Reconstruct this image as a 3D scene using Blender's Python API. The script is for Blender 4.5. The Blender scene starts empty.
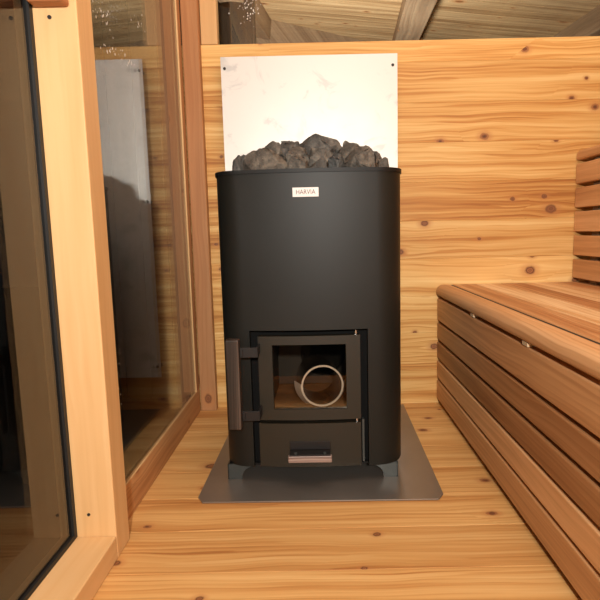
import bpy, bmesh, math, random
from mathutils import Vector, Matrix
C = bpy.context.scene.collection
PI = math.pi
sc = bpy.context.scene

# ------------------------------------------------------------------ helpers
def link(name, bm, mat, parent=None, smooth=False, origin=None):
    """one mesh object from a bmesh given in world coordinates"""
    me = bpy.data.meshes.new(name)
    off = Vector(origin) if origin is not None else (Vector(parent.get('o3', (0, 0, 0))) if parent else Vector((0, 0, 0)))
    bmesh.ops.translate(bm, verts=bm.verts, vec=-off)
    bmesh.ops.recalc_face_normals(bm, faces=bm.faces)
    bm.to_mesh(me); bm.free()
    if smooth:
        for p in me.polygons: p.use_smooth = True
        me.set_sharp_from_angle(angle=math.radians(smooth if smooth is not True else 40))
    o = bpy.data.objects.new(name, me); C.objects.link(o)
    if mat: me.materials.append(mat)
    if parent: o.parent = parent
    elif origin is not None: o.location = off
    return o

ORIG = {}
def thing(name, label=None, cat=None, loc=(0, 0, 0), rz=0.0, group=None, kind=None):
    o = bpy.data.objects.new(name, None); C.objects.link(o)
    o.empty_display_size = .05
    o.location = loc; o.rotation_euler = (0, 0, rz)
    ORIG[o.name] = loc
    tag(o, label, cat, group, kind)
    return o

def tag(o, label=None, cat=None, group=None, kind=None):
    if label: o['label'] = label
    if cat: o['category'] = cat
    if group: o['group'] = group
    if kind: o['kind'] = kind
    return o

def part(name, bm, mat, parent, smooth=False, label=None):
    """part of a thing; the bmesh is in world coordinates before the thing is turned"""
    root = parent
    while root.parent: root = root.parent
    loc = ORIG.get(root.name, tuple(root.location))
    me = bpy.data.meshes.new(name)
    bmesh.ops.translate(bm, verts=bm.verts, vec=-Vector(loc))
    bmesh.ops.recalc_face_normals(bm, faces=bm.faces)
    bm.to_mesh(me); bm.free()
    if smooth:
        for p in me.polygons: p.use_smooth = True
        me.set_sharp_from_angle(angle=math.radians(smooth if smooth is not True else 40))
    me.materials.append(mat)
    o = bpy.data.objects.new(name, me); C.objects.link(o); o.parent = parent
    if label: o['label'] = label
    return o

def box(bm, x0, x1, y0, y1, z0, z1, bev=0.0, seg=1):
    b = bmesh.new()
    vs = [b.verts.new((x, y, z)) for x in (x0, x1) for y in (y0, y1) for z in (z0, z1)]
    for f in ((0, 1, 3, 2), (4, 6, 7, 5), (0, 4, 5, 1), (2, 3, 7, 6), (0, 2, 6, 4), (1, 5, 7, 3)):
        b.faces.new([vs[i] for i in f])
    if bev:
        bmesh.ops.bevel(b, geom=list(b.edges), offset=bev, segments=seg, affect='EDGES', profile=.5)
    merge(bm, b)
    return bm

def merge(bm, b):
    bmesh.ops.recalc_face_normals(b, faces=b.faces)
    vm = {v: bm.verts.new(v.co) for v in b.verts}
    for f in b.faces: bm.faces.new([vm[v] for v in f.verts])
    b.free()

def B(*a, **k):
    return box(bmesh.new(), *a, **k)

def cyl(bm, p0, p1, r0, r1=None, n=24, caps=True):
    r1 = r0 if r1 is None else r1
    p0, p1 = Vector(p0), Vector(p1)
    d = (p1 - p0).normalized()
    u = d.orthogonal().normalized(); w = d.cross(u)
    b = bmesh.new()
    A = [b.verts.new(p0 + (u * math.cos(2 * PI * i / n) + w * math.sin(2 * PI * i / n)) * r0) for i in range(n)]
    Z = [b.verts.new(p1 + (u * math.cos(2 * PI * i / n) + w * math.sin(2 * PI * i / n)) * r1) for i in range(n)]
    for i in range(n):
        b.faces.new((A[i], A[(i + 1) % n], Z[(i + 1) % n], Z[i]))
    if caps: b.faces.new(A); b.faces.new(Z)
    merge(bm, b)
    return bm

def prism(bm, pts, axis, a0, a1):
    """polygon in the plane across `axis`, extruded from a0 to a1"""
    def P(p, a):
        return {'x': (a, p[0], p[1]), 'y': (p[0], a, p[1]), 'z': (p[0], p[1], a)}[axis]
    b = bmesh.new()
    A = [b.verts.new(P(p, a0)) for p in pts]; Z = [b.verts.new(P(p, a1)) for p in pts]
    n = len(pts)
    for i in range(n): b.faces.new((A[i], A[(i + 1) % n], Z[(i + 1) % n], Z[i]))
    b.faces.new(A); b.faces.new(Z)
    merge(bm, b)
    return bm

def lathe(bm, c, prof, n=40):
    """closed (r, y) profile turned about an axis along y"""
    b = bmesh.new(); rings = []
    for k in range(n):
        t = 2 * PI * k / n
        rings.append([b.verts.new((c[0] + r * math.cos(t), c[1] + y, c[2] + r * math.sin(t))) for r, y in prof])
    m = len(prof)
    for k in range(n):
        for j in range(m):
            b.faces.new((rings[k][j], rings[(k + 1) % n][j], rings[(k + 1) % n][(j + 1) % m], rings[k][(j + 1) % m]))
    merge(bm, b)
    return bm

# ------------------------------------------------------------------ materials
class N:
    def __init__(s, name):
        s.m = bpy.data.materials.new(name); s.m.use_nodes = True
        s.t = s.m.node_tree; s.t.nodes.clear()
        s.out = s.t.nodes.new('ShaderNodeOutputMaterial')
    def n(s, typ, **kw):
        o = s.t.nodes.new(typ)
        for k, v in kw.items():
            if k.startswith('i_'): s.put(o.inputs[k[2:]], v)
            else: setattr(o, k, v)
        return o
    def put(s, sock, v):
        if isinstance(v, bpy.types.NodeSocket): s.t.links.new(v, sock)
        else: sock.default_value = v
    def math(s, op, a, b=None, c=None, clamp=False):
        o = s.t.nodes.new('ShaderNodeMath'); o.operation = op; o.use_clamp = clamp
        s.put(o.inputs[0], a)
        if b is not None: s.put(o.inputs[1], b)
        if c is not None: s.put(o.inputs[2], c)
        return o.outputs[0]
    def xyz(s, a, b, c=0.0):
        o = s.t.nodes.new('ShaderNodeCombineXYZ')
        for i, v in enumerate((a, b, c)): s.put(o.inputs[i], v)
        return o.outputs[0]
    def noise(s, vec, scale=1, detail=2, rough=.5, dist=0):
        o = s.n('ShaderNodeTexNoise'); o.inputs['Scale'].default_value = scale
        o.inputs['Detail'].default_value = detail; o.inputs['Roughness'].default_value = rough
        o.inputs['Distortion'].default_value = dist; s.put(o.inputs['Vector'], vec)
        return o.outputs['Fac']
    def mix(s, f, a, b, blend='MIX'):
        o = s.t.nodes.new('ShaderNodeMix'); o.data_type = 'RGBA'; o.blend_type = blend
        s.put(o.inputs[0], f); s.put(o.inputs[6], a); s.put(o.inputs[7], b)
        return o.outputs[2]
    def ramp(s, f, stops):
        o = s.t.nodes.new('ShaderNodeValToRGB'); e = o.color_ramp.elements
        while len(e) < len(stops): e.new(.5)
        for k, (p, c) in enumerate(stops):
            e[k].position = p; e[k].color = (*c, 1)
        s.put(o.inputs[0], f)
        return o.outputs[0]
    def smooth(s, v, lo, hi, a=0., b=1.):
        o = s.t.nodes.new('ShaderNodeMapRange'); o.interpolation_type = 'SMOOTHSTEP'
        for i, x in enumerate((v, lo, hi, a, b)): s.put(o.inputs[i], x)
        return o.outputs[0]
    def bsdf(s, **kw):
        o = s.n('ShaderNodeBsdfPrincipled')
        for k, v in kw.items(): s.put(o.inputs[k.replace('_', ' ')], v)
        s.t.links.new(o.outputs[0], s.out.inputs[0])
        return o
    def bump(s, h, strength, dist=.002):
        o = s.n('ShaderNodeBump'); o.inputs['Strength'].default_value = strength
        o.inputs['Distance'].default_value = dist; s.put(o.inputs['Height'], h)
        return o.outputs[0]

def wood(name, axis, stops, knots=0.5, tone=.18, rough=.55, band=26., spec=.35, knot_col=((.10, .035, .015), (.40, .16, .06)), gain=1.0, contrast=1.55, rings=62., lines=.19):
    k = N(name)
    tc = k.n('ShaderNodeTexCoord'); sp = k.n('ShaderNodeSeparateXYZ'); k.put(sp.inputs[0], tc.outputs['Object'])
    x, y, z = sp.outputs
    if axis == 'X': a, c = x, k.math('ADD', y, z)
    elif axis == 'Y': a, c = y, k.math('ADD', x, z)
    else: a, c = z, k.math('ADD', x, y)
    geo = k.n('ShaderNodeNewGeometry'); oi = k.n('ShaderNodeObjectInfo')
    r = k.math('FRACT', k.math('MULTIPLY_ADD', oi.outputs['Random'], 7.31, geo.outputs['Random Per Island']))
    r2 = k.math('FRACT', k.math('MULTIPLY', r, 13.7))
    ao = k.math('MULTIPLY_ADD', r, 37.1, a); co = k.math('MULTIPLY_ADD', r, 11.7, c)
    cc = co
    if knots > 0:
        sx, sy = 4.2, 10.5
        vo = k.n('ShaderNodeTexVoronoi'); vo.voronoi_dimensions = '2D'; vo.inputs['Scale'].default_value = 1.
        X, Y = k.math('MULTIPLY', ao, sx), k.math('MULTIPLY', co, sy)
        k.put(vo.inputs['Vector'], k.xyz(X, Y))
        ps = k.n('ShaderNodeSeparateXYZ'); k.put(ps.inputs[0], vo.outputs['Position'])
        cs = k.n('ShaderNodeSeparateColor'); k.put(cs.inputs[0], vo.outputs['Color'])
        dx = k.math('DIVIDE', k.math('SUBTRACT', X, ps.outputs[0]), sx)
        dy = k.math('DIVIDE', k.math('SUBTRACT', Y, ps.outputs[1]), sy)
        mask = k.math('LESS_THAN', cs.outputs[0], knots)
        size = k.math('MULTIPLY_ADD', k.math('POWER', cs.outputs[1], 1.5), .0105, .0050)
        ex = k.math('POWER', k.math('DIVIDE', dx, .075), 2.); ey = k.math('POWER', k.math('DIVIDE', dy, .030), 2.)
        g = k.math('MULTIPLY', k.math('EXPONENT', k.math('MULTIPLY', k.math('ADD', ex, ey), -1.)), mask)
        g = k.math('MULTIPLY', g, k.math('MULTIPLY_ADD', cs.outputs[1], .7, .3))
        cc = k.math('SUBTRACT', co, k.math('MULTIPLY', k.math('MULTIPLY', dy, .8), g))
        wob = k.math('MULTIPLY', k.math('SUBTRACT', k.noise(k.xyz(ao, co, 3.), 90, 2), .5), .006)
        d = k.math('ADD', k.math('SQRT', k.math('ADD', k.math('POWER', k.math('MULTIPLY', dx, .75), 2.), k.math('POWER', dy, 2.))), wob)
        q = k.math('DIVIDE', d, size)
    # slow waviness of the grain along the board
    wav = k.math('MULTIPLY', k.math('SUBTRACT', k.noise(k.xyz(k.math('MULTIPLY', ao, 2.6), k.math('MULTIPLY', cc, 6.), r), 1, 2), .5), .035)
    cw = k.math('ADD', cc, wav)
    n1 = k.noise(k.xyz(k.math('MULTIPLY', ao, .9), k.math('MULTIPLY', cw, band), k.math('MULTIPLY', r, 50.)), 1, 3, .55, .2)
    n2 = k.noise(k.xyz(k.math('MULTIPLY', ao, 2.4), k.math('MULTIPLY', cw, band * 5.5), k.math('MULTIPLY', r, 20.)), 1, 3, .6)
    f = k.math('ADD', k.math('MULTIPLY', n1, .64), k.math('MULTIPLY', n2, .36))
    f = k.math('MULTIPLY_ADD', k.math('SUBTRACT', f, .5), contrast, .5)
    ph = k.math('FRACT', k.math('ADD', k.math('MULTIPLY', cw, rings), k.math('MULTIPLY', n1, 5.)))
    ln = k.math('MULTIPLY', k.smooth(ph, .35, .93), k.smooth(ph, .94, 1., 1., 0.))
    ls = k.noise(k.xyz(k.math('MULTIPLY', ao, 1.3), k.math('MULTIPLY', cw, 9.), k.math('MULTIPLY', r, 31.)), 1, 2)
    f = k.math('SUBTRACT', f, k.math('MULTIPLY', ln, k.smooth(ls, .36, .68, .02, lines)))
    col = k.ramp(f, stops)
    if knots > 0:
        col = k.mix(k.math('MULTIPLY', k.smooth(q, .9, 2.6, 1., 0.), k.math('MULTIPLY', mask, .55)), col, (.50, .21, .07, 1))
        kc = k.ramp(k.noise(k.xyz(k.math('MULTIPLY', q, 2.2), r, 0.), 1, 2), [(.35, knot_col[0]), (.65, knot_col[1])])
        km = k.math('MULTIPLY', k.smooth(q, .65, 1.25, 1., 0.), mask)
        col = k.mix(km, col, kc)
    t = k.math('MULTIPLY', k.math('MULTIPLY_ADD', r2, tone, 1 - tone * .5), gain)
    col = k.mix(1.0, col, k.xyz(t, k.math('POWER', t, 1.25), k.math('POWER', t, 1.5)), 'MULTIPLY')
    k.bsdf(Base_Color=col, Roughness=k.math('MULTIPLY_ADD', n2, .15, rough - .07), Normal=k.bump(n2, .12, .001), Specular_IOR_Level=spec)
    return k.m

CED = [(.15, (0.4100, 0.1600, 0.0361)), (.34, (0.5700, 0.2716, 0.0705)), (.48, (0.6800, 0.3831, 0.1221)), (.62, (0.7600, 0.4704, 0.1720)), (.80, (0.8300, 0.5771, 0.2494))]
cedar_x = wood('cedar_boards', 'X', CED, knots=.58, rough=.55, tone=.20, contrast=1.75)
FLO = [(.15, (0.4080, 0.1666, 0.0440)), (.34, (0.5610, 0.2744, 0.0836)), (.52, (0.6732, 0.3773, 0.1320)), (.74, (0.7548, 0.4704, 0.1936))]
cedar_floor = wood('cedar_floor', 'X', FLO, knots=.42, rough=.5, lines=.17, tone=.24, contrast=1.75)
cedar_y = wood('cedar_boards_long', 'Y', CED, knots=.35)
SIL = [(.30, (.44, .20, .075)), (.45, (.56, .28, .115)), (.62, (.64, .35, .155))]
sill_y = wood('cedar_sill', 'Y', SIL, knots=.3, band=14)
cedar_z = wood('cedar_upright', 'Z', CED, knots=.2, band=12, tone=.08)
POST = [(.25, (0.3496, 0.1505, 0.0560)), (.45, (0.4140, 0.1909, 0.0760)), (.65, (0.4784, 0.2408, 0.1040))]
post_z = wood('cedar_post', 'Z', POST, knots=.25, band=12, tone=.05, lines=.1)
PINE = [(.25, (0.5978, 0.3443, 0.1426)), (.45, (0.6566, 0.3977, 0.1748)), (.65, (0.6958, 0.4462, 0.2116))]
pine_z = wood('pale_upright', 'Z', PINE, knots=0, band=9, tone=.05, lines=.1)
pine_y = wood('pale_rail', 'Y', PINE, knots=0, band=9, tone=.05, lines=.1)
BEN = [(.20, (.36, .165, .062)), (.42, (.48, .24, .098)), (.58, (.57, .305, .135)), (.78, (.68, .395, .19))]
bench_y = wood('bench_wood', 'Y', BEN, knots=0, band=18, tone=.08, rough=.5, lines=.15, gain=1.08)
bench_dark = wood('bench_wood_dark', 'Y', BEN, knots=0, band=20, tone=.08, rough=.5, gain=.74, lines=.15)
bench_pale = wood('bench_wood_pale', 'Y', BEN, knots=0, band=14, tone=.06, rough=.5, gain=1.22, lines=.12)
SEA = [(.22, (.36, .145, .050)), (.40, (.47, .215, .082)), (.55, (.57, .295, .125)), (.72, (.70, .43, .21))]
seat_y = wood('bench_seat_wood', 'Y', SEA, knots=0, band=13, tone=.1, rough=.5)
SEP = [(.15, (.48, .22, .08)), (.40, (.68, .40, .175)), (.65, (.86, .61, .34))]
seat_pale = wood('bench_seat_wood_pale', 'Y', SEP, knots=0, band=22, tone=.1, rough=.5, contrast=2.)
ROOF = [(.25, (0.2860, 0.1683, 0.0782)), (.42, (0.4620, 0.2958, 0.1518)), (.55, (0.5940, 0.4029, 0.2208)), (.7, (0.7260, 0.5202, 0.3036))]
roof_x = wood('roof_planks', 'X', ROOF, knots=.3, band=20, tone=.2, rough=.7)
RAF = [(.28, (.16, .10, .06)), (.5, (.24, .16, .10)), (.7, (.30, .21, .13))]
rafter_y = wood('rafter_wood', 'Y', RAF, knots=.2, band=16, rough=.7)
dark_timber = wood('dark_timber', 'Z', [(.28, (.030, .022, .016)), (.5, (.050, .036, .026)), (.7, (.08, .058, .042))], knots=0, band=16, rough=.6)
HND = [(.30, (0.0192, 0.0125, 0.0086)), (.45, (0.0360, 0.0242, 0.0180)), (.62, (0.0760, 0.0530, 0.0403))]
handle_z = wood('dark_handle_wood', 'Z', HND, knots=0, band=60, tone=.1, rough=.45)
HN2 = [(.30, (.16, .10, .08)), (.45, (.26, .18, .15)), (.62, (.36, .27, .23))]
handle_x = wood('drawer_handle_wood', 'X', HN2, knots=0, band=60, tone=.05, rough=.4)
block_x = wood('block_wood', 'X', [(.3, (.42, .17, .07)), (.5, (.52, .24, .10)), (.7, (.60, .31, .14))], knots=0, band=25)

def plain(name, col, rough=.5, metal=0., spec=.5, nz=0., nscale=8., bumpy=0., bscale=200.):
    k = N(name)
    tc = k.n('ShaderNodeTexCoord')
    cl = (*col, 1)
    if nz:
        f = k.noise(tc.outputs['Object'], nscale, 4, .6, .6)
        lo = tuple(c * (1 - nz) for c in col); hi = tuple(min(1, c * (1 + nz)) for c in col)
        cl = k.ramp(f, [(.3, lo), (.7, hi)])
    kw = dict(Base_Color=cl, Roughness=rough, Metallic=metal, Specular_IOR_Level=spec)
    if bumpy: kw['Normal'] = k.bump(k.noise(tc.outputs['Object'], bscale, 2), bumpy, .0005)
    k.bsdf(**kw)
    return k.m

black_steel = plain('black_enamel', (.0098, .0096, .0076), rough=.47, spec=.27, nz=.12, nscale=5, bumpy=.05, bscale=400)
door_steel = plain('door_enamel', (.019, .0150, .0088), rough=.47, spec=.36)
rim_steel = plain('rim_enamel', (.007, .0068, .0065), rough=.5, spec=.25)
bracket_steel = plain('bracket_enamel', (.009, .007, .0065), rough=.5, spec=.35)
leg_steel = plain('leg_steel', (.055, .062, .060), rough=.38, metal=.4)
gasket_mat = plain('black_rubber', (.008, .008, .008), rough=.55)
soot = plain('firebox_steel', (.020, .018, .017), rough=.6, nz=.3, nscale=15)
brick = plain('firebox_floor', (.22, .115, .055), rough=.6, nz=.25, nscale=22)
flue_dark = plain('flue_black', (.004, .004, .004), rough=.7, spec=.1)
stainless = plain('stainless', (.86, .83, .80), rough=.25, metal=1.)
collar_pale = plain('collar_glint', (.80, .76, .72), rough=.4, metal=.2)  # pale copy of the steel: flash reflection put into the colour
screw_mat = plain('screw_steel', (.03, .027, .025), rough=.5, metal=.3)
pin_mat = plain('pin_steel', (.8, .8, .78), rough=.25, metal=1.)
plate_mat = plain('floor_plate_steel', (.27, .24, .21), rough=.33, metal=.7, nz=.08, nscale=6)
ground_mat = plain('dark_ground', (.03, .028, .025), rough=.9, nz=.3, nscale=4)
badge_mat = plain('badge_white', (.74, .72, .69), rough=.5)
letter_mat = plain('badge_lettering', (.10, .03, .025), rough=.6)
clip_mat = plain('pale_spacer', (.62, .48, .31), rough=.5)
drop_mat = plain('dried_water', (.75, .72, .68), rough=.3)

def shield_material():
    k = N('zinc_sheet')
    tc = k.n('ShaderNodeTexCoord')
    s1 = k.noise(tc.outputs['Object'], 9, 4, .6, 1.2)
    s2 = k.noise(tc.outputs['Object'], 26, 3, .6, .4)
    sm = k.smooth(s1, .55, .68)
    col = k.mix(sm, (.75, .725, .685, 1), (.60, .585, .565, 1))
    k.bsdf(Base_Color=col, Roughness=k.math('MULTIPLY_ADD', s2, .12, .38), Metallic=.25, Specular_IOR_Level=.5)
    return k.m
shield_mat = shield_material()

def rock_material():
    k = N('sauna_rock')
    tc = k.n('ShaderNodeTexCoord'); oi = k.n('ShaderNodeObjectInfo')
    n1 = k.noise(tc.outputs['Object'], 30, 5, .65, .4)
    n2 = k.noise(tc.outputs['Object'], 160, 4, .7)
    col = k.ramp(n1, [(.3, (.030, .028, .026)), (.5, (.085, .080, .073)), (.68, (.20, .185, .162))])
    col = k.mix(k.smooth(n2, .60, .74), col, (.20, .18, .155, 1))
    tint = k.ramp(oi.outputs['Random'], [(0., (.72, .80, .86)), (.4, (.95, .92, .88)), (.7, (1.1, .98, .84)), (1., (1.25, 1.2, 1.12))])
    col = k.mix(1., col, tint, 'MULTIPLY')
    h = k.math('ADD', n1, k.math('MULTIPLY', n2, .35))
    k.bsdf(Base_Color=col, Roughness=.55, Normal=k.bump(h, 1., .010), Specular_IOR_Level=.45)
    return k.m
rock_mat = rock_material()

def glass_material(name, tint=(.93, .95, .94), ior=1.52):
    k = N(name)
    geo = k.n('ShaderNodeNewGeometry')
    # same Fresnel curve on both faces of the pane
    i = k.math('ADD', k.math('MULTIPLY', geo.outputs['Backfacing'], 1 / ior - ior), ior)
    fr = k.n('ShaderNodeFresnel'); k.put(fr.inputs['IOR'], i)
    tr = k.n('ShaderNodeBsdfTransparent'); tr.inputs[0].default_value = (*tint, 1)
    gl = k.n('ShaderNodeBsdfGlossy'); gl.inputs['Roughness'].default_value = .0
    gl.inputs['Color'].default_value = (1, 1, 1, 1)
    mx = k.n('ShaderNodeMixShader'); k.put(mx.inputs[0], fr.outputs[0])
    k.put(mx.inputs[1], tr.outputs[0]); k.put(mx.inputs[2], gl.outputs[0])
    k.t.links.new(mx.outputs[0], k.out.inputs[0])
    return k.m
glass = glass_material('window_glass')
stove_glass = glass_material('stove_glass', (.9, .86, .8))
dark_glass = glass_material('tinted_glass', (.55, .55, .55))

# ------------------------------------------------------------------ the camera
H = .62
cam = bpy.data.cameras.new('camera'); co = bpy.data.objects.new('camera', cam); C.objects.link(co)
fpx, ppx = 531., 319.5
cam.sensor_width = 36; cam.lens = 36 * fpx / 600; cam.shift_x = -(ppx - 300) / 600; cam.clip_start = .02
dv = Vector((318 - ppx, 232 - 300, fpx)).normalized()
Xv = Vector((1, -.0225, 0)); Xv = (Xv - dv * Xv.dot(dv)).normalized()
Dv = dv.cross(Xv)
if Dv.y < 0: Dv = -Dv
rt = Vector((Xv.x, dv.x, -Dv.x)); dn = Vector((Xv.y, dv.y, -Dv.y)); fw = Vector((Xv.z, dv.z, -Dv.z))
m = Matrix((( rt.x, -dn.x, -fw.x, 0), (rt.y, -dn.y, -fw.y, 0), (rt.z, -dn.z, -fw.z, H), (0, 0, 0, 1)))
co.matrix_world = m
sc.camera = co

# ------------------------------------------------------------------ the room
XL, XR, YB, YF, ZC = -.43, 1.02, 1.85, -1.25, 2.10
WZ = 1.242                       # top of the boards under the back window

def boards(bm, horiz, lo, hi, edges, thick0, thick1, bev=.0012):
    for e0, e1 in zip(edges[:-1], edges[1:]): horiz(bm, lo, hi, e0 + .0002, e1 - .0002, thick0, thick1, bev)

fl = bmesh.new()
ys = [1.05 + .14 * i for i in range(-17, 7)]
for a, b_ in zip(ys[:-1], ys[1:]):
    box(fl, -.50, XR + .06, a + .0001, min(b_ - .0001, 1.90), -.03, 0, .0007)
o = link('floor', fl, cedar_floor); tag(o, kind='structure')

wb = bmesh.new()
zs = [0.0] + [.65 + .1308 * i for i in range(-4, 5)] + [WZ]
zs = [0.0, .1268, .2576, .3884, .5192, .65, .7808, .9116, 1.0424, 1.1732, WZ]
for a, b_ in zip(zs[:-1], zs[1:]): box(wb, -.47, XR + .02, YB, YB + .04, a + .0001, b_ - .0001, .0008)
for a in (1.75, 1.8808, 2.0116): box(wb, -.47, XR + .02, YB, YB + .04, a, a + .1304, .0012)
o = link('wall_back', wb, cedar_x); tag(o, kind='structure')

wr = bmesh.new()
for i in range(17): box(wr, XR, XR + .04, YF, YB, .1308 * i + .0002, .1308 * (i + 1) - .0002, .0012)
o = link('wall_right', wr, cedar_y); tag(o, kind='structure')
wf = bmesh.new()
box(wf, -.49, XR + .02, YF - .04, YF, 0.001, .12, .002); box(wf, -.49, XR + .02, YF - .04, YF, 1.95, 2.099, .002)
for xa in (-.49, .22, .95): box(wf, xa, xa + .07, YF - .04, YF, .1205, 1.9495, .002)
o = link('wall_front', wf, cedar_x); tag(o, kind='structure')
o = link('window_3', B(-.42, .95, YF - .025, YF - .019, .1205, 1.9495), glass); tag(o, kind='structure')
wl = bmesh.new()
for i in range(2): box(wl, XL - .05, XL, YF, YB - .001, 1.85 + .125 * i, 1.85 + .125 * (i + 1) - .0004, .0012)
box(wl, XL - .05, XL, YF, -.35, 0.001, 1.849)
o = link('wall_left', wl, cedar_y); tag(o, kind='structure')
ce = bmesh.new()
for i in range(24):
    y0 = YF - .04 + .135 * i
    box(ce, -.49, XR + .04, y0, min(y0 + .1346, 1.90), ZC, ZC + .03, .0014)
o = link('ceiling', ce, cedar_x); tag(o, kind='structure')

# corner post on the back wall
p = B(-.4285, -.373, 1.818, 1.8495, .0005, 1.849, bev=.002)
o = link('trim_1', p, post_z); tag(o, kind='structure')

# left window: sill board, stud and one large pane set a little behind them
w1 = thing('window_1', kind='structure')
part('window_sill', B(XL - .011, XL, 1.026, 1.8175, .0005, .081, bev=.001), sill_y, w1)
part('window_stud', B(XL - .045, XL, 1.778, 1.8175, .0815, 1.849, bev=.0015), post_z, w1)
part('window_pane', B(XL - .010, XL - .004, 1.026, 1.7775, .0815, 1.849), glass, w1)
sb = bmesh.new()
box(sb, XL - .0039, XL + .0006, 1.7735, 1.7779, .0815, 1.848)
box(sb, XL - .0039, XL - .0004, 1.03, 1.7733, .0815, .0830)
part('glazing_bead', sb, pine_z, w1)

# door frame nearest the camera with its dark glass
d1 = thing('door_1', kind='structure')
JX, GX = -.402, -.480
part('door_jamb', B(GX - .03, JX, .960, 1.025, .0005, 1.849, bev=.0022, seg=2), pine_z, d1)
part('threshold', B(GX - .03, JX, -.349, .9595, .0005, .047, bev=.0022, seg=2), pine_y, d1)
part('door_glass', B(GX - .008, GX - .002, -.349, .957, .050, 1.849), dark_glass, d1)
gk = bmesh.new()
box(gk, GX - .010, GX + .003, .9485, .9598, .0475, 1.848)
box(gk, GX - .010, GX + .003, -.349, .948, .0475, .056)
part('door_seal', gk, gasket_mat, d1)
part('stop_block', B(-.474, -.413, .930, .9597, 1.008, 1.10, bev=.005, seg=3), block_x, d1)
sw = bmesh.new(); cyl(sw, (-.449, .9600, .993), (-.449, .9585, .993), .0035, n=12)
cyl(sw, (-.452, .9600, .092), (-.452, .9585, .092), .0030, n=12)  # this lower disc stands for a small dark knot in the jamb
part('screw', sw, screw_mat, d1)

# back window: stile, head and pane
w2 = thing('window_2', kind='structure')
part('window_stile', B(-.372, -.318, YB - .002, YB + .04, WZ + .0005, 1.7495, bev=.0015), pine_z, w2)
part('window_pane', B(-.3175, XR, YB + .012, YB + .018, WZ + .0005, 1.7495), glass, w2)

# ------------------------------------------------------------------ outside, beyond the back window
g = bmesh.new(); box(g, -6, 7, -5, 9, -.25, -.20)
o = link('ground', g, ground_mat); tag(o, kind='structure')
rd = Vector((.079, .99, .115)).normalized(); pd = Vector((1, 0, -.12)).normalized()
pd = (pd - rd * pd.dot(rd)).normalized(); nd = pd.cross(rd).normalized()
if nd.z < 0: nd = -nd
RO = Vector((.3, 2.05, 1.62))
def rbox(bm, a0, a1, b0, b1, n0, n1, bev=.0015):
    t = bmesh.new(); box(t, a0, a1, b0, b1, n0, n1, bev)
    M3 = Matrix((pd, rd, nd)).transposed().to_4x4(); M3.translation = RO
    return t, M3
rf = thing('porch_roof', 'plank porch roof with rafters outside the window above the heat shield', 'roof', tuple(RO))
rf.rotation_euler = Matrix((pd, rd, nd)).transposed().to_euler()
def rpart(name, bm, mat):
    me = bpy.data.meshes.new(name); bmesh.ops.recalc_face_normals(bm, faces=bm.faces); bm.to_mesh(me); bm.free()
    me.materials.append(mat); o = bpy.data.objects.new(name, me); C.objects.link(o); o.parent = rf
    return o
dk = bmesh.new()
for i in range(30): box(dk, -1.2, 2.6, .0 + .1 * i, .1 * i + .0985, .0, .02, .0015)
rpart('roof_deck', dk, roof_x)
for xc in (-.695, .13, .955, 1.78): rpart('rafter', B(xc - .06, xc + .06, .0, 3., -.11, -.0005, bev=.003), rafter_y)
tb_ = bmesh.new(); A0 = Vector((-.669, 1.117)); AD = Vector((.605, .363)).normalized(); AN = Vector((-AD.y, AD.x))
prism(tb_, [tuple(A0 - AD * .75), tuple(A0 + AD * 1.2), tuple(A0 + AD * 1.2 + AN * .05), tuple(A0 - AD * .75 + AN * .05)], 'z', -.30, -.0004)
rpart('valley_beam', tb_, rafter_y)
def wpart(name, bm, mat):
    o = rpart(name, bm, mat)
    o.matrix_parent_inverse = rf.matrix_basis.inverted() if False else (Matrix.Translation(rf.location) @ rf.rotation_euler.to_matrix().to_4x4()).inverted()
    return o
swb = bmesh.new()
for i in range(8): box(swb, -1.36 + .125 * i, -1.36 + .125 * i + .122, 2.62, 2.65, -.1995, 1.80, .002)
wpart('side_wall', swb, dark_timber)
wpart('porch_post', B(-.372, -.268, 2.515, 2.615, -.1995, 1.735, bev=.003), dark_timber)
rpart('fascia', B(-1.2, 2.6, 3.0, 3.03, -.14, .02), rafter_y)

# ------------------------------------------------------------------ heat shield
hs = thing('heat_shield', 'tall pale metal heat shield sheet screwed to the back wall behind the stove', 'heat shield', (-.017, 1.8485, .126))
part('sheet', B(-.306, .272, 1.8205, 1.8220, .126, 1.193), shield_mat, hs)
for sx in (-.294, .257):
    for sz in (.163, .735, 1.157):
        s = bmesh.new(); cyl(s, (sx, 1.8206, sz), (sx, 1.8185, sz), .0050, .0042, n=14)
        part('screw', s, screw_mat, hs)
        s = bmesh.new(); cyl(s, (sx, 1.8222, sz), (sx, 1.8498, sz), .009, n=16)
        part('standoff', s, screw_mat, hs)

# ------------------------------------------------------------------ floor plate
RZ = math.radians(-.9)
PT = .004
bp = thing('floor_plate', 'grey steel floor plate with clipped corners under the stove', 'floor plate', (-.004, 1.5, 0), RZ)
ch = .016
x0, x1, y0, y1 = -.293, .286, 1.159, 1.835
pl = bmesh.new()
prism(pl, [(x0 + ch, y0), (x1 - ch, y0), (x1, y0 + ch * 1.6), (x1, y1), (x0, y1), (x0, y0 + ch * 1.6)], 'z', .0006, PT)
bmesh.ops.bevel(pl, geom=[e for e in pl.edges], offset=.0008, segments=1, affect='EDGES')
part('plate', pl, plate_mat, bp)

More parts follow.
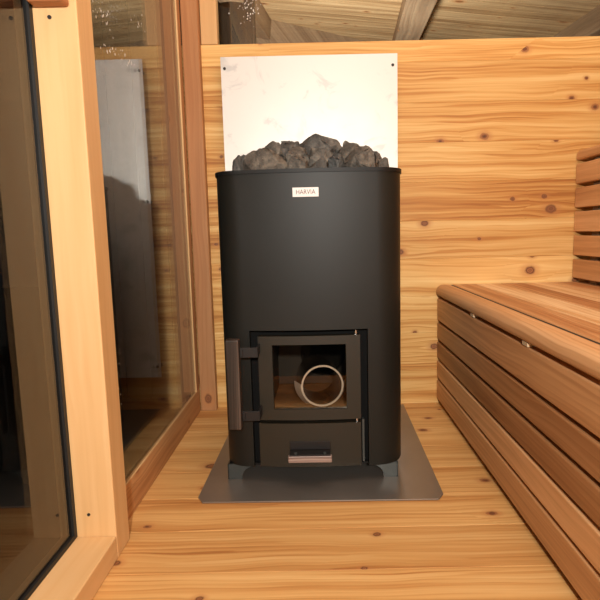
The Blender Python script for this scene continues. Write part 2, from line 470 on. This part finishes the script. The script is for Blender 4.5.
# ------------------------------------------------------------------ stove
CX, SY0, SY1, W = -.019, 1.247, 1.655, .2245   # centre, front, rear, half width
st = thing('wood_stove', 'black steel wood-burning sauna stove heaped with stones, on a floor plate', 'stove', (CX, 1.45, PT), RZ)
def front_y(x):                 # the bowed front
    t = (x - CX) / .17
    return SY0 + .012 * t * t
def outline(off=0.0):
    """plan of the body, from the middle of the rear round to the front and back; counter-clockwise"""
    pts = []
    half = []
    n = 12
    for i in range(n + 1): half.append((.160 * i / n, front_y(CX + .160 * i / n)))
    # rounded front corner, tangent to the bow and to the flat side
    yf = half[-1][1]
    P0, P1, P2, P3 = Vector((.160, yf)), Vector((.203, yf + .0057)), Vector((W, yf + .032)), Vector((W, yf + .089))
    for i in range(1, 25):
        t = i / 24; u = 1 - t
        q = P0 * u**3 + P1 * 3 * u * u * t + P2 * 3 * u * t * t + P3 * t**3
        half.append((q.x, q.y))
    half.append((W, SY1 - .05))
    for i in range(1, 7):
        t = i / 6 * PI / 2
        half.append((W - .05 * (1 - math.cos(t)), SY1 - .05 + .05 * math.sin(t)))
    L = [(-x, y) for x, y in half[1:]][::-1]
    pts = L + half
    if off:
        cy = (SY0 + SY1) / 2
        q = []
        for x, y in pts:
            v = Vector((x / W, (y - cy) / (SY1 - cy)))
            v.normalize(); q.append((x + v.x * off, y + v.y * off))
        pts = q
    return [(CX + x, y) for x, y in pts]

def loop_shell(bm, pts, z0, z1, closed, th=0.0):
    A = [bm.verts.new((x, y, z0)) for x, y in pts]; Z = [bm.verts.new((x, y, z1)) for x, y in pts]
    n = len(pts)
    for i in range(n if closed else n - 1):
        bm.faces.new((A[i], A[(i + 1) % n], Z[(i + 1) % n], Z[i]))
    return A, Z

OX0, OX1, OZ0, OZ1 = -.168, .117, .040, .388      # opening in the front
ZT = .757
b = bmesh.new()
ol = outline()
def with_cuts(pts):
    q = []
    for i, p_ in enumerate(pts):
        q.append(p_); n_ = pts[(i + 1) % len(pts)]
        if p_[1] < 1.4 and n_[1] < 1.4:
            for X_ in (OX0, OX1):
                if p_[0] < X_ < n_[0]:
                    t = (X_ - p_[0]) / (n_[0] - p_[0]); q.append((X_, p_[1] + t * (n_[1] - p_[1])))
    return q
ol = with_cuts(ol)
loop_shell(b, ol, OZ1, ZT, True)
low = [p for p in ol]
# lower part: skip the points inside the opening
kL = next(i for i, q in enumerate(ol) if abs(q[0] - OX0) < 1e-6 and q[1] < 1.4)
kR = next(i for i, q in enumerate(ol) if abs(q[0] - OX1) < 1e-6 and q[1] < 1.4)
lowpts = ol[kR:] + ol[:kL + 1]
loop_shell(b, lowpts, .044, OZ1, False)
bmesh.ops.remove_doubles(b, verts=b.verts, dist=.0002)
# returns of the opening and bottom of the body
for X_ in (OX0, OX1):
    q = [b.verts.new(v) for v in ((X_, front_y(X_), .044), (X_, front_y(X_) + .02, .044), (X_, front_y(X_) + .02, OZ1), (X_, front_y(X_), OZ1))]
    b.faces.new(q)
xs_ = [OX0 + (OX1 - OX0) * i / 10 for i in range(11)]
f0 = [b.verts.new((x, front_y(x), OZ1)) for x in xs_]; f1 = [b.verts.new((x, 1.281, OZ1)) for x in xs_]
for i in range(10): b.faces.new((f0[i], f0[i + 1], f1[i + 1], f1[i]))
body = part('body', b, black_steel, st, smooth=35)
md = body.modifiers.new('Solidify', 'SOLIDIFY'); md.thickness = .0015; md.offset = 0; md.use_rim = False

# plate behind the opening with the hole for the fire door, and the base pan
fb = bmesh.new()
YP = 1.281
GX0, GX1, GZ0, GZ1 = -.132, .083, .172, .366
for r in ((OX0 - .004, GX0, .044, OZ1 + .004), (GX1, OX1 + .004, .044, OZ1 + .004), (GX0, GX1, .044, GZ0), (GX0, GX1, GZ1, OZ1 + .004)):
    box(fb, r[0], r[1], YP, YP + .003, r[2], r[3])
part('face_plate', fb, flue_dark, st)
bb = bmesh.new(); prism(bb, [(CX + (x - CX) * .97, 1.45 + (y - 1.45) * .93) for x, y in ol], 'z', .044, .048)
part('base_pan', bb, rim_steel, st)
# fire chamber
fc = bmesh.new()
for r in ((GX0 - .004, GX0, YP + .0035, 1.585, GZ0 - .012, GZ1), (GX1, GX1 + .004, YP + .0035, 1.585, GZ0 - .012, GZ1),
          (GX0 - .004, GX1 + .004, 1.585, 1.590, GZ0 - .012, GZ1), (GX0 - .004, GX1 + .004, YP + .0035, 1.590, GZ1, GZ1 + .004)):
    box(fc, *r)
part('fire_chamber', fc, soot, st)
FZ = .158
part('hearth', B(GX0, GX1, YP + .0035, 1.585, FZ - .008, FZ, bev=.001), brick, st)
fo = bmesh.new(); lathe(fo, (.004, 1.583, .255), [(.060, 0), (.066, 0), (.066, -.012), (.060, -.012)])
cyl(fo, (.004, 1.5845, .255), (.004, 1.5835, .255), .060)
part('flue_outlet', fo, flue_dark, st)

# rim and stone tray
def ring(bm, offs, z0, z1):
    o1, o0 = outline(offs[1]), outline(offs[0])
    n = len(o1)
    V = [[bm.verts.new((x, y, z)) for x, y in pts] for pts, z in ((o1, z0), (o1, z1), (o0, z1), (o0, z0))]
    for i in range(n):
        for j in range(4):
            bm.faces.new((V[j][i], V[j][(i + 1) % n], V[(j + 1) % 4][(i + 1) % n], V[(j + 1) % 4][i]))
rb = bmesh.new(); ring(rb, (-.016, .0045), ZT, ZT + .0085)
bmesh.ops.bevel(rb, geom=[e for e in rb.edges if not e.is_boundary and e.calc_face_angle(0) > .8], offset=.0012, segments=2, affect='EDGES')
part('rim', rb, rim_steel, st, smooth=35)
TZ = .722
tr = bmesh.new(); ring(tr, (-.020, -.0165), TZ, ZT + .004)
prism(tr, outline(-.018), 'z', TZ - .003, TZ)
part('stone_tray', tr, rim_steel, st, smooth=35)

# curved panels for door and drawer
def curved_panel(bm, x0, x1, z0, z1, proud, th, n=14, hole=None):
    def strip(xa, xb, za, zb):
        k = max(2, int(n * (xb - xa) / (x1 - x0) + 1))
        t = bmesh.new()
        cols = []
        for i in range(k + 1):
            x = xa + (xb - xa) * i / k
            y = front_y(x) - proud
            cols.append([t.verts.new(v) for v in ((x, y, za), (x, y, zb), (x, y + th, zb), (x, y + th, za))])
        for i in range(k):
            for j in range(4):
                t.faces.new((cols[i][j], cols[i + 1][j], cols[i + 1][(j + 1) % 4], cols[i][(j + 1) % 4]))
        t.faces.new(cols[0]); t.faces.new(cols[-1])
        merge(bm, t)
    if hole is None: strip(x0, x1, z0, z1)
    else:
        a, b_, c, d = hole
        strip(x0, x1, z0, c); strip(x0, x1, d, z1); strip(x0, a, c, d); strip(b_, x1, c, d)
    return bm

DX0, DX1, DZ0, DZ1 = -.148, .098, .166, .374
HX0, HX1, HZ0, HZ1 = -.114, .064, .193, .353
dm = bmesh.new(); curved_panel(dm, DX0, DX1, DZ0, DZ1, .002, .020, hole=(HX0, HX1, HZ0, HZ1))
bmesh.ops.remove_doubles(dm, verts=dm.verts, dist=.0002)
door = part('fire_door', dm, door_steel, st, smooth=30)
pb = B(HX0 - .003, HX1 + .003, -.0015, .0015, HZ0 - .003, HZ1 + .003)
for v in pb.verts: v.co.y += SY0 + .017 + (v.co.z - .273) * math.tan(math.radians(6))
part('door_pane', pb, stove_glass, door)
part('handle_grip', B(-.2145, -.184, 1.188, 1.212, .165, .379, bev=.003, seg=2), handle_z, door, label='dark wood handle grip')
for z in (.345, .192):
    hb = bmesh.new()
    box(hb, -.185, DX0 + .006, 1.206, 1.2105, z - .012, z + .012, .0012)
    box(hb, DX0 + .0005, DX0 + .0055, 1.2095, SY0 + .012, z - .012, z + .012, .0012)
    box(hb, -.1840, -.1765, 1.2035, 1.2065, z - .008, z + .008, .001)
    part('handle_bracket', hb, bracket_steel, door)
for z in (DZ1 - .0005, DZ0 - .0105):
    hp = bmesh.new(); cyl(hp, (.0885, SY0 + .012, z), (.0885, SY0 + .012, z + .011), .003, n=12)
    part('hinge_pin', hp, pin_mat, door)

dr = bmesh.new(); curved_panel(dr, -.152, .098, .046, .157, .001, .018)
bmesh.ops.bevel(dr, geom=[e for e in dr.edges if e.calc_face_angle(0) > .8], offset=.0012, segments=1, affect='EDGES')
drawer = part('ash_drawer', dr, door_steel, st, smooth=30)
part('drawer_grip', B(-.080, .025, SY0 - .034, SY0 - .020, .071, .088, bev=.0025, seg=2), handle_x, drawer, label='pale brown wooden drawer grip')
db = bmesh.new()
box(db, -.077, .022, SY0 - .0345, SY0 + .006, .0885, .0915, .0008)
box(db, -.077, .022, SY0 - .0035, SY0 + .000, .0920, .112, .0008)
part('grip_bracket', db, bracket_steel, drawer)
for x in (-.062, .008):
    s = bmesh.new(); cyl(s, (x, SY0 - .027, .0915), (x, SY0 - .027, .0945), .004, n=12)
    part('screw', s, leg_steel, drawer)
hgs = B(.1015, .1065, 1.262, 1.279, .052, .16); part('drawer_runner', hgs, leg_steel, st)

# legs: bent sheet with a quarter-round arch
def leg(xo, sgn, yf, yr):
    lb = bmesh.new()
    pts = [(xo, PT + .0003), (xo, .0435), (xo + sgn * .068, .0435), (xo + sgn * .068, .036)]
    for i in range(9):
        t = i / 8 * PI / 2
        pts.append((xo + sgn * (.036 + .028 * (1 - math.sin(t))), .036 - (.036 - .006) * (1 - math.cos(t)) if False else .008 + .028 * math.cos(t)))
    pts.append((xo + sgn * .036, PT + .0003))
    prism(lb, pts, 'y', yf, yf + .003)
    q = min(yf, yr); w = max(yf, yr)
    box(lb, min(xo, xo + sgn * .003), max(xo, xo + sgn * .003), q, w + .003, PT + .0003, .0435)
    return lb
for xo, sgn in ((-.2385, 1), (.1905, -1)):
    part('leg', leg(xo, sgn, 1.274, 1.33), leg_steel, st)
    part('leg', leg(xo, sgn, 1.605, 1.56), leg_steel, st)

# badge
bd = bmesh.new()
bx0, bx1, bz0, bz1 = -.0535, .0065, .7015, .7225
curved_panel(bd, bx0, bx1, bz0, bz1, .0018, .0014)
badge = part('badge', bd, badge_mat, st, label='small white badge with reddish-brown lettering')
cu = bpy.data.curves.new('t', 'FONT'); cu.body = 'HARVIA'; cu.size = .0150; cu.extrude = .0002; cu.align_x = 'CENTER'; cu.align_y = 'CENTER'
to = bpy.data.objects.new('t', cu); C.objects.link(to)
dg = bpy.context.evaluated_depsgraph_get()
me = bpy.data.meshes.new_from_object(to.evaluated_get(dg))
tb = bmesh.new(); tb.from_mesh(me); bpy.data.objects.remove(to); bpy.data.curves.remove(cu); bpy.data.meshes.remove(me)
bmesh.ops.transform(tb, matrix=Matrix.Translation(((bx0 + bx1) / 2, front_y(-.025) - .0021, (bz0 + bz1) / 2)) @ Matrix.Rotation(PI / 2, 4, 'X') @ Matrix.Diagonal((.86, 1, 1, 1)), verts=tb.verts)
part('lettering', tb, letter_mat, badge)

# steel collar lying in the fire chamber
fr = thing('flue_collar', 'short shiny steel pipe collar lying inside the stove behind the door glass', 'pipe collar', (.002, 1.36, FZ))
cc_ = (.0, 1.340, FZ + .0655)
cb = bmesh.new()
lathe(cb, cc_, [(.0515, 0), (.0545, 0), (.0545, .125), (.0525, .125)], n=56)
part('pipe', cb, stainless, fr, smooth=40)
rr = [(.0548, .004), (.0560, .004), (.0700, .040), (.0685, .041)]
for a0, a1 in ((175, 238), (302, 365)):
    sd = bmesh.new(); V = []
    for k in range(15):
        t = math.radians(a0 + (a1 - a0) * k / 14)
        V.append([sd.verts.new((cc_[0] + r_ * math.cos(t), cc_[1] + y_, max(FZ + .0006, cc_[2] + r_ * math.sin(t)))) for r_, y_ in rr])
    for k in range(14):
        for q_ in range(4): sd.faces.new((V[k][q_], V[k + 1][q_], V[k + 1][(q_ + 1) % 4], V[k][(q_ + 1) % 4]))
    sd.faces.new(V[0]); sd.faces.new(V[-1])
    part('flared_skirt', sd, collar_pale, fr, smooth=40)
rm = bmesh.new(); lathe(rm, cc_, [(.0508, -.0012), (.0552, -.0012), (.0552, .0022), (.0546, .0024), (.0514, .0024), (.0508, .0022)], n=56)
part('rolled_rim', rm, collar_pale, fr, smooth=40)
fr.rotation_euler = (0, 0, math.radians(7))

# ------------------------------------------------------------------ stones
def rock_mesh(seed, sx, sy, sz):
    from mathutils import noise
    R = random.Random(seed)
    b = bmesh.new()
    for i in range(22):
        z = R.uniform(-1, 1); t = R.uniform(0, 2 * PI); r = math.sqrt(1 - z * z)
        k = R.uniform(.84, 1.0)
        b.verts.new((r * math.cos(t) * k, r * math.sin(t) * k, z * k))
    bmesh.ops.convex_hull(b, input=b.verts)
    bmesh.ops.delete(b, geom=[v for v in b.verts if not v.link_faces], context='VERTS')
    bmesh.ops.triangulate(b, faces=b.faces)
    for _ in range(3):
        bmesh.ops.subdivide_edges(b, edges=b.edges, cuts=1)
    for _ in range(2):
        bmesh.ops.smooth_vert(b, verts=b.verts, factor=.35, use_axis_x=True, use_axis_y=True, use_axis_z=True)
    so = Vector((seed * .37, seed * .11, 0))
    for v in b.verts:
        n = v.co.normalized()
        f = noise.noise(v.co * 1.9 + so) * .16 + noise.noise(v.co * 4.2 + so) * .08
        # broken, faceted look: terrace the surface a little
        f += (abs(noise.noise(v.co * 7 + so)) - .25) * .07
        v.co += n * f
    mn = [min(v.co[i] for v in b.verts) for i in range(3)]; mx = [max(v.co[i] for v in b.verts) for i in range(3)]
    for v in b.verts:
        for i, q in enumerate((sx, sy, sz)): v.co[i] = ((v.co[i] - mn[i]) / (mx[i] - mn[i]) - .5) * q
    return b

# x, y, ztop, width, depth, height, description
TB = TZ + .0006
def px(u, y): return (u - 318) * y / 531 + .006
def pz(v, y): return .62 + (232 - v) * y / 531 + .0005
rocks = []
def rk(u0, u1, v, y, d, h, lab):
    w = (u1 - u0) * y / 531
    zt = pz(v, y)
    rocks.append((px((u0 + u1) / 2, y), y, zt, w, d, h if h else zt - TB, lab))
F = 'stone in the front row of the heap on the stove'
rk(232, 246, 156, 1.352, .045, 0, 'thin upright grey stone at the left end of the heap on the stove')
rk(243, 288, 150, 1.338, .075, 0, 'large blue-grey stone at the front left of the heap on the stove')
rk(286, 309, 157, 1.322, .050, 0, 'small brownish stone just right of the large front left stone')
rk(305, 330, 161, 1.312, .045, 0, 'low brown stone at the front centre of the heap on the stove')
rk(326, 343, 156, 1.318, .050, 0, 'small stone just left of the large front right wedge stone')
rk(338, 378, 149, 1.338, .078, 0, 'large dark blue-grey wedge stone at the front right of the heap')
rk(374, 388, 161, 1.352, .050, 0, 'small low stone at the right end of the heap on the stove')
rk(252, 288, 144, 1.420, .085, .10, 'flat-topped brown stone behind the large front left stone')
rk(284, 312, 148, 1.392, .075, .10, 'rough brown-grey stone above the small brownish front stone')
rk(308, 338, 150, 1.385, .070, .09, 'rough grey stone above the low front centre stone')
rk(334, 366, 145, 1.425, .085, .10, 'brown stone behind the large front right wedge stone')
rk(362, 383, 155, 1.420, .080, 0, 'grey stone near the right rim, behind the large wedge stone')
rk(236, 256, 156, 1.430, .080, 0, 'grey stone near the left rim, behind the left end stone')
rk(299, 341, 139, 1.465, .080, .085, 'peak stone at the very top of the heap on the stove')
rk(276, 305, 143, 1.470, .085, .090, 'brown-grey stone just left of the peak stone')
rk(246, 280, 156, 1.540, .095, 0, 'grey stone at the back left corner of the heap, nearest the glass')
rk(278, 310, 150, 1.560, .080, 0, 'grey stone at the back of the heap, left of its middle')
rk(310, 342, 149, 1.560, .085, 0, 'grey stone at the back of the heap, behind the peak stone')
rk(342, 372, 154, 1.545, .090, 0, 'grey stone at the back right corner of the heap')
for i, (x, y, zt, w, d, h, lab) in enumerate(rocks):
    rb_ = rock_mesh(31 + i * 7, w, d, h)
    bmesh.ops.translate(rb_, verts=rb_.verts, vec=(x, y, zt - h / 2))
    o = link('sauna_stone', rb_, rock_mat, origin=(x, y, zt - h / 2), smooth=22)
    tag(o, lab, 'stone', 'stones heaped on the stove')

# ------------------------------------------------------------------ bench
BX = .413
bn = thing('sauna_bench', 'slatted wooden sauna bench with rounded front edge along the right wall', 'bench', (.70, .4, 0))
YN, YE = -.9, 1.8475
def rounded(bm, x0, x1, z0, z1, r, n=8):
    """board along y with a rounded upper front edge and an eased lower one"""
    pts = [(x1, z0), (x1, z1 - .002), (x1 - .002, z1)]
    for i in range(n + 1):
        t = i / n * PI / 2
        pts.append((x0 + r - r * math.sin(t), z1 - r + r * math.cos(t)))
    for i in range(5):
        t = i / 4 * PI / 2
        pts.append((x0 + .005 - .005 * math.cos(t), z0 + .005 - .005 * math.sin(t)))
    prism(bm, pts, 'y', YN, YE)
    return bm
part('gap_shade_strip', B(.4562, .4650, YN, YE, .400, .4262), gasket_mat, bn)  # dark strip added as the shade in the gap behind the nose plank
part('nose_plank', rounded(bmesh.new(), BX - .004, .4555, .3925, .428, .024), bench_y, bn, smooth=30)
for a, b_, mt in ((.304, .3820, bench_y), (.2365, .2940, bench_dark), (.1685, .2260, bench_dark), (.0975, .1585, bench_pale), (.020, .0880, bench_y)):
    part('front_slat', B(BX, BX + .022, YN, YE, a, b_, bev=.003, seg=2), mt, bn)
for a, b_, mt in ((.4655, .545, seat_y), (.5475, .632, seat_pale), (.6345, .712, seat_y), (.7145, .795, seat_pale), (.7975, .878, seat_y), (.8805, .96, seat_y), (.9625, 1.018, seat_y)):
    part('seat_plank', B(a, b_, YN, YE, .400, .428, bev=.0018), mt, bn)
for y in (1.42, 1.05, .4, -.3):
    sp_ = bmesh.new()
    box(sp_, BX - .0015, BX + .020, y - .014, y + .014, .3830, .3920, .0008)
    part('spacer', sp_, clip_mat, bn, label='pale spacer block')
for y in (1.42, 1.05, .4, -.3):
    part('bench_support', B(BX + .0225, BX + .06, y - .03, y + .03, .0005, .39, bev=.001), rafter_y, bn)
for y in (1.42, 1.05, .4, -.3):
    part('cross_bearer', B(BX + .061, 1.015, y - .02, y + .02, .34, .3995, bev=.001), rafter_y, bn)
part('back_support', B(.97, 1.0, YN, 1.4, .0005, .3395), rafter_y, bn)

# backrest
RX = .883
br = thing('bench_backrest', 'slatted wooden backrest standing on the bench along the right wall', 'backrest', (.95, .4, .4285))
edges = (.437, .5155, .596, .677, .757, .8365)
for k_, (a, b_) in enumerate(zip(edges[:-1], edges[1:])):
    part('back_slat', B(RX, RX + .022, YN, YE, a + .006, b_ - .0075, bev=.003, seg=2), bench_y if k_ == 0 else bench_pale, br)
part('top_slat', rounded(bmesh.new(), RX, RX + .06,   .8415, .8755, .02), bench_y, br, smooth=30)
for y in (1.75, 1.05, .35, -.5):
    part('backrest_upright', B(RX + .0225, RX + .062, y - .02, y + .02, .4285, .8392, bev=.001), rafter_y, br)

# ------------------------------------------------------------------ dried splashes on the glass
R = random.Random(5)
def splash(name, label, pts):
    b = bmesh.new()
    for (x, y, z, r, ax) in pts:
        t = bmesh.new(); bmesh.ops.create_icosphere(t, subdivisions=1, radius=1)
        for v in t.verts:
            s = (r, r * .12, r * 1.3) if ax == 'y' else (r * .12, r, r * 1.3)
            v.co = Vector((v.co.x * s[0] + x, v.co.y * s[1] + y, v.co.z * s[2] + z))
        merge(b, t)
    o = link(name, b, drop_mat); tag(o, label, 'water spots', kind='stuff')
pts = []
for i in range(70):
    zc = R.choice((1.385, 1.33, 1.36, 1.40))
    pts.append((-.205 + R.gauss(0, .020), YB + .0116, zc + R.gauss(0, .012), R.uniform(.0007, .0022), 'y'))
splash('water_spots', 'dried water spots splashed on the back window above the heat shield', pts)
pts = []
for i in range(70):
    c = R.choice(((1.195, 1.012, .007), (1.268, 1.026, .007), (1.15, 1.085, .016), (1.17, 1.07, .016), (1.417, 1.150, .02)))
    pts.append((XL - .0036, c[0] + R.gauss(0, .035), c[1] + R.gauss(0, c[2]), R.uniform(.0008, .0026), 'x'))
for i in range(40):
    pts.append((XL - .0036, 1.10 + R.gauss(0, .02), .33 + R.gauss(0, .035), R.uniform(.0006, .0016), 'x'))
splash('water_spots', 'dried water spots splashed on the left glass beside the near post', pts)

# ------------------------------------------------------------------ light
def area(name, loc, target, size, power, col, shape='DISK', size_y=None):
    l = bpy.data.lights.new(name, 'AREA'); l.shape = shape; l.size = size
    if size_y: l.size_y = size_y
    l.energy = power; l.color = col
    o = bpy.data.objects.new(name, l); C.objects.link(o); o.location = loc
    o.rotation_euler = (Vector(target) - Vector(loc)).to_track_quat('-Z', 'Y').to_euler()
    return o
area('flash', (.08, -.75, .98), (.0, 1.85, .85), .08, 37, (1.0, .955, .88))
area('ceiling_bounce_fill', (.3, .80, 2.07), (.3, .80, 0), 1.0, 12, (1.0, .94, .85), 'RECTANGLE', 1.1)  # added fill for flash bounced off the ceiling; no lamp hangs here
area('porch_fill', (.0, 2.25, .85), (.15, 3.2, 1.8), .2, 20, (1.0, .93, .82))  # added unseen fill to brighten the roof planks outside
w = bpy.data.worlds.new('night'); sc.world = w; w.use_nodes = True
w.node_tree.nodes['Background'].inputs[0].default_value = (.02, .025, .035, 1)
w.node_tree.nodes['Background'].inputs[1].default_value = .15

sc.view_settings.view_transform = 'Standard'; sc.view_settings.look = 'None'
sc.view_settings.gamma = 1; sc.view_settings.use_curve_mapping = False
sc.view_settings.exposure = 0.12
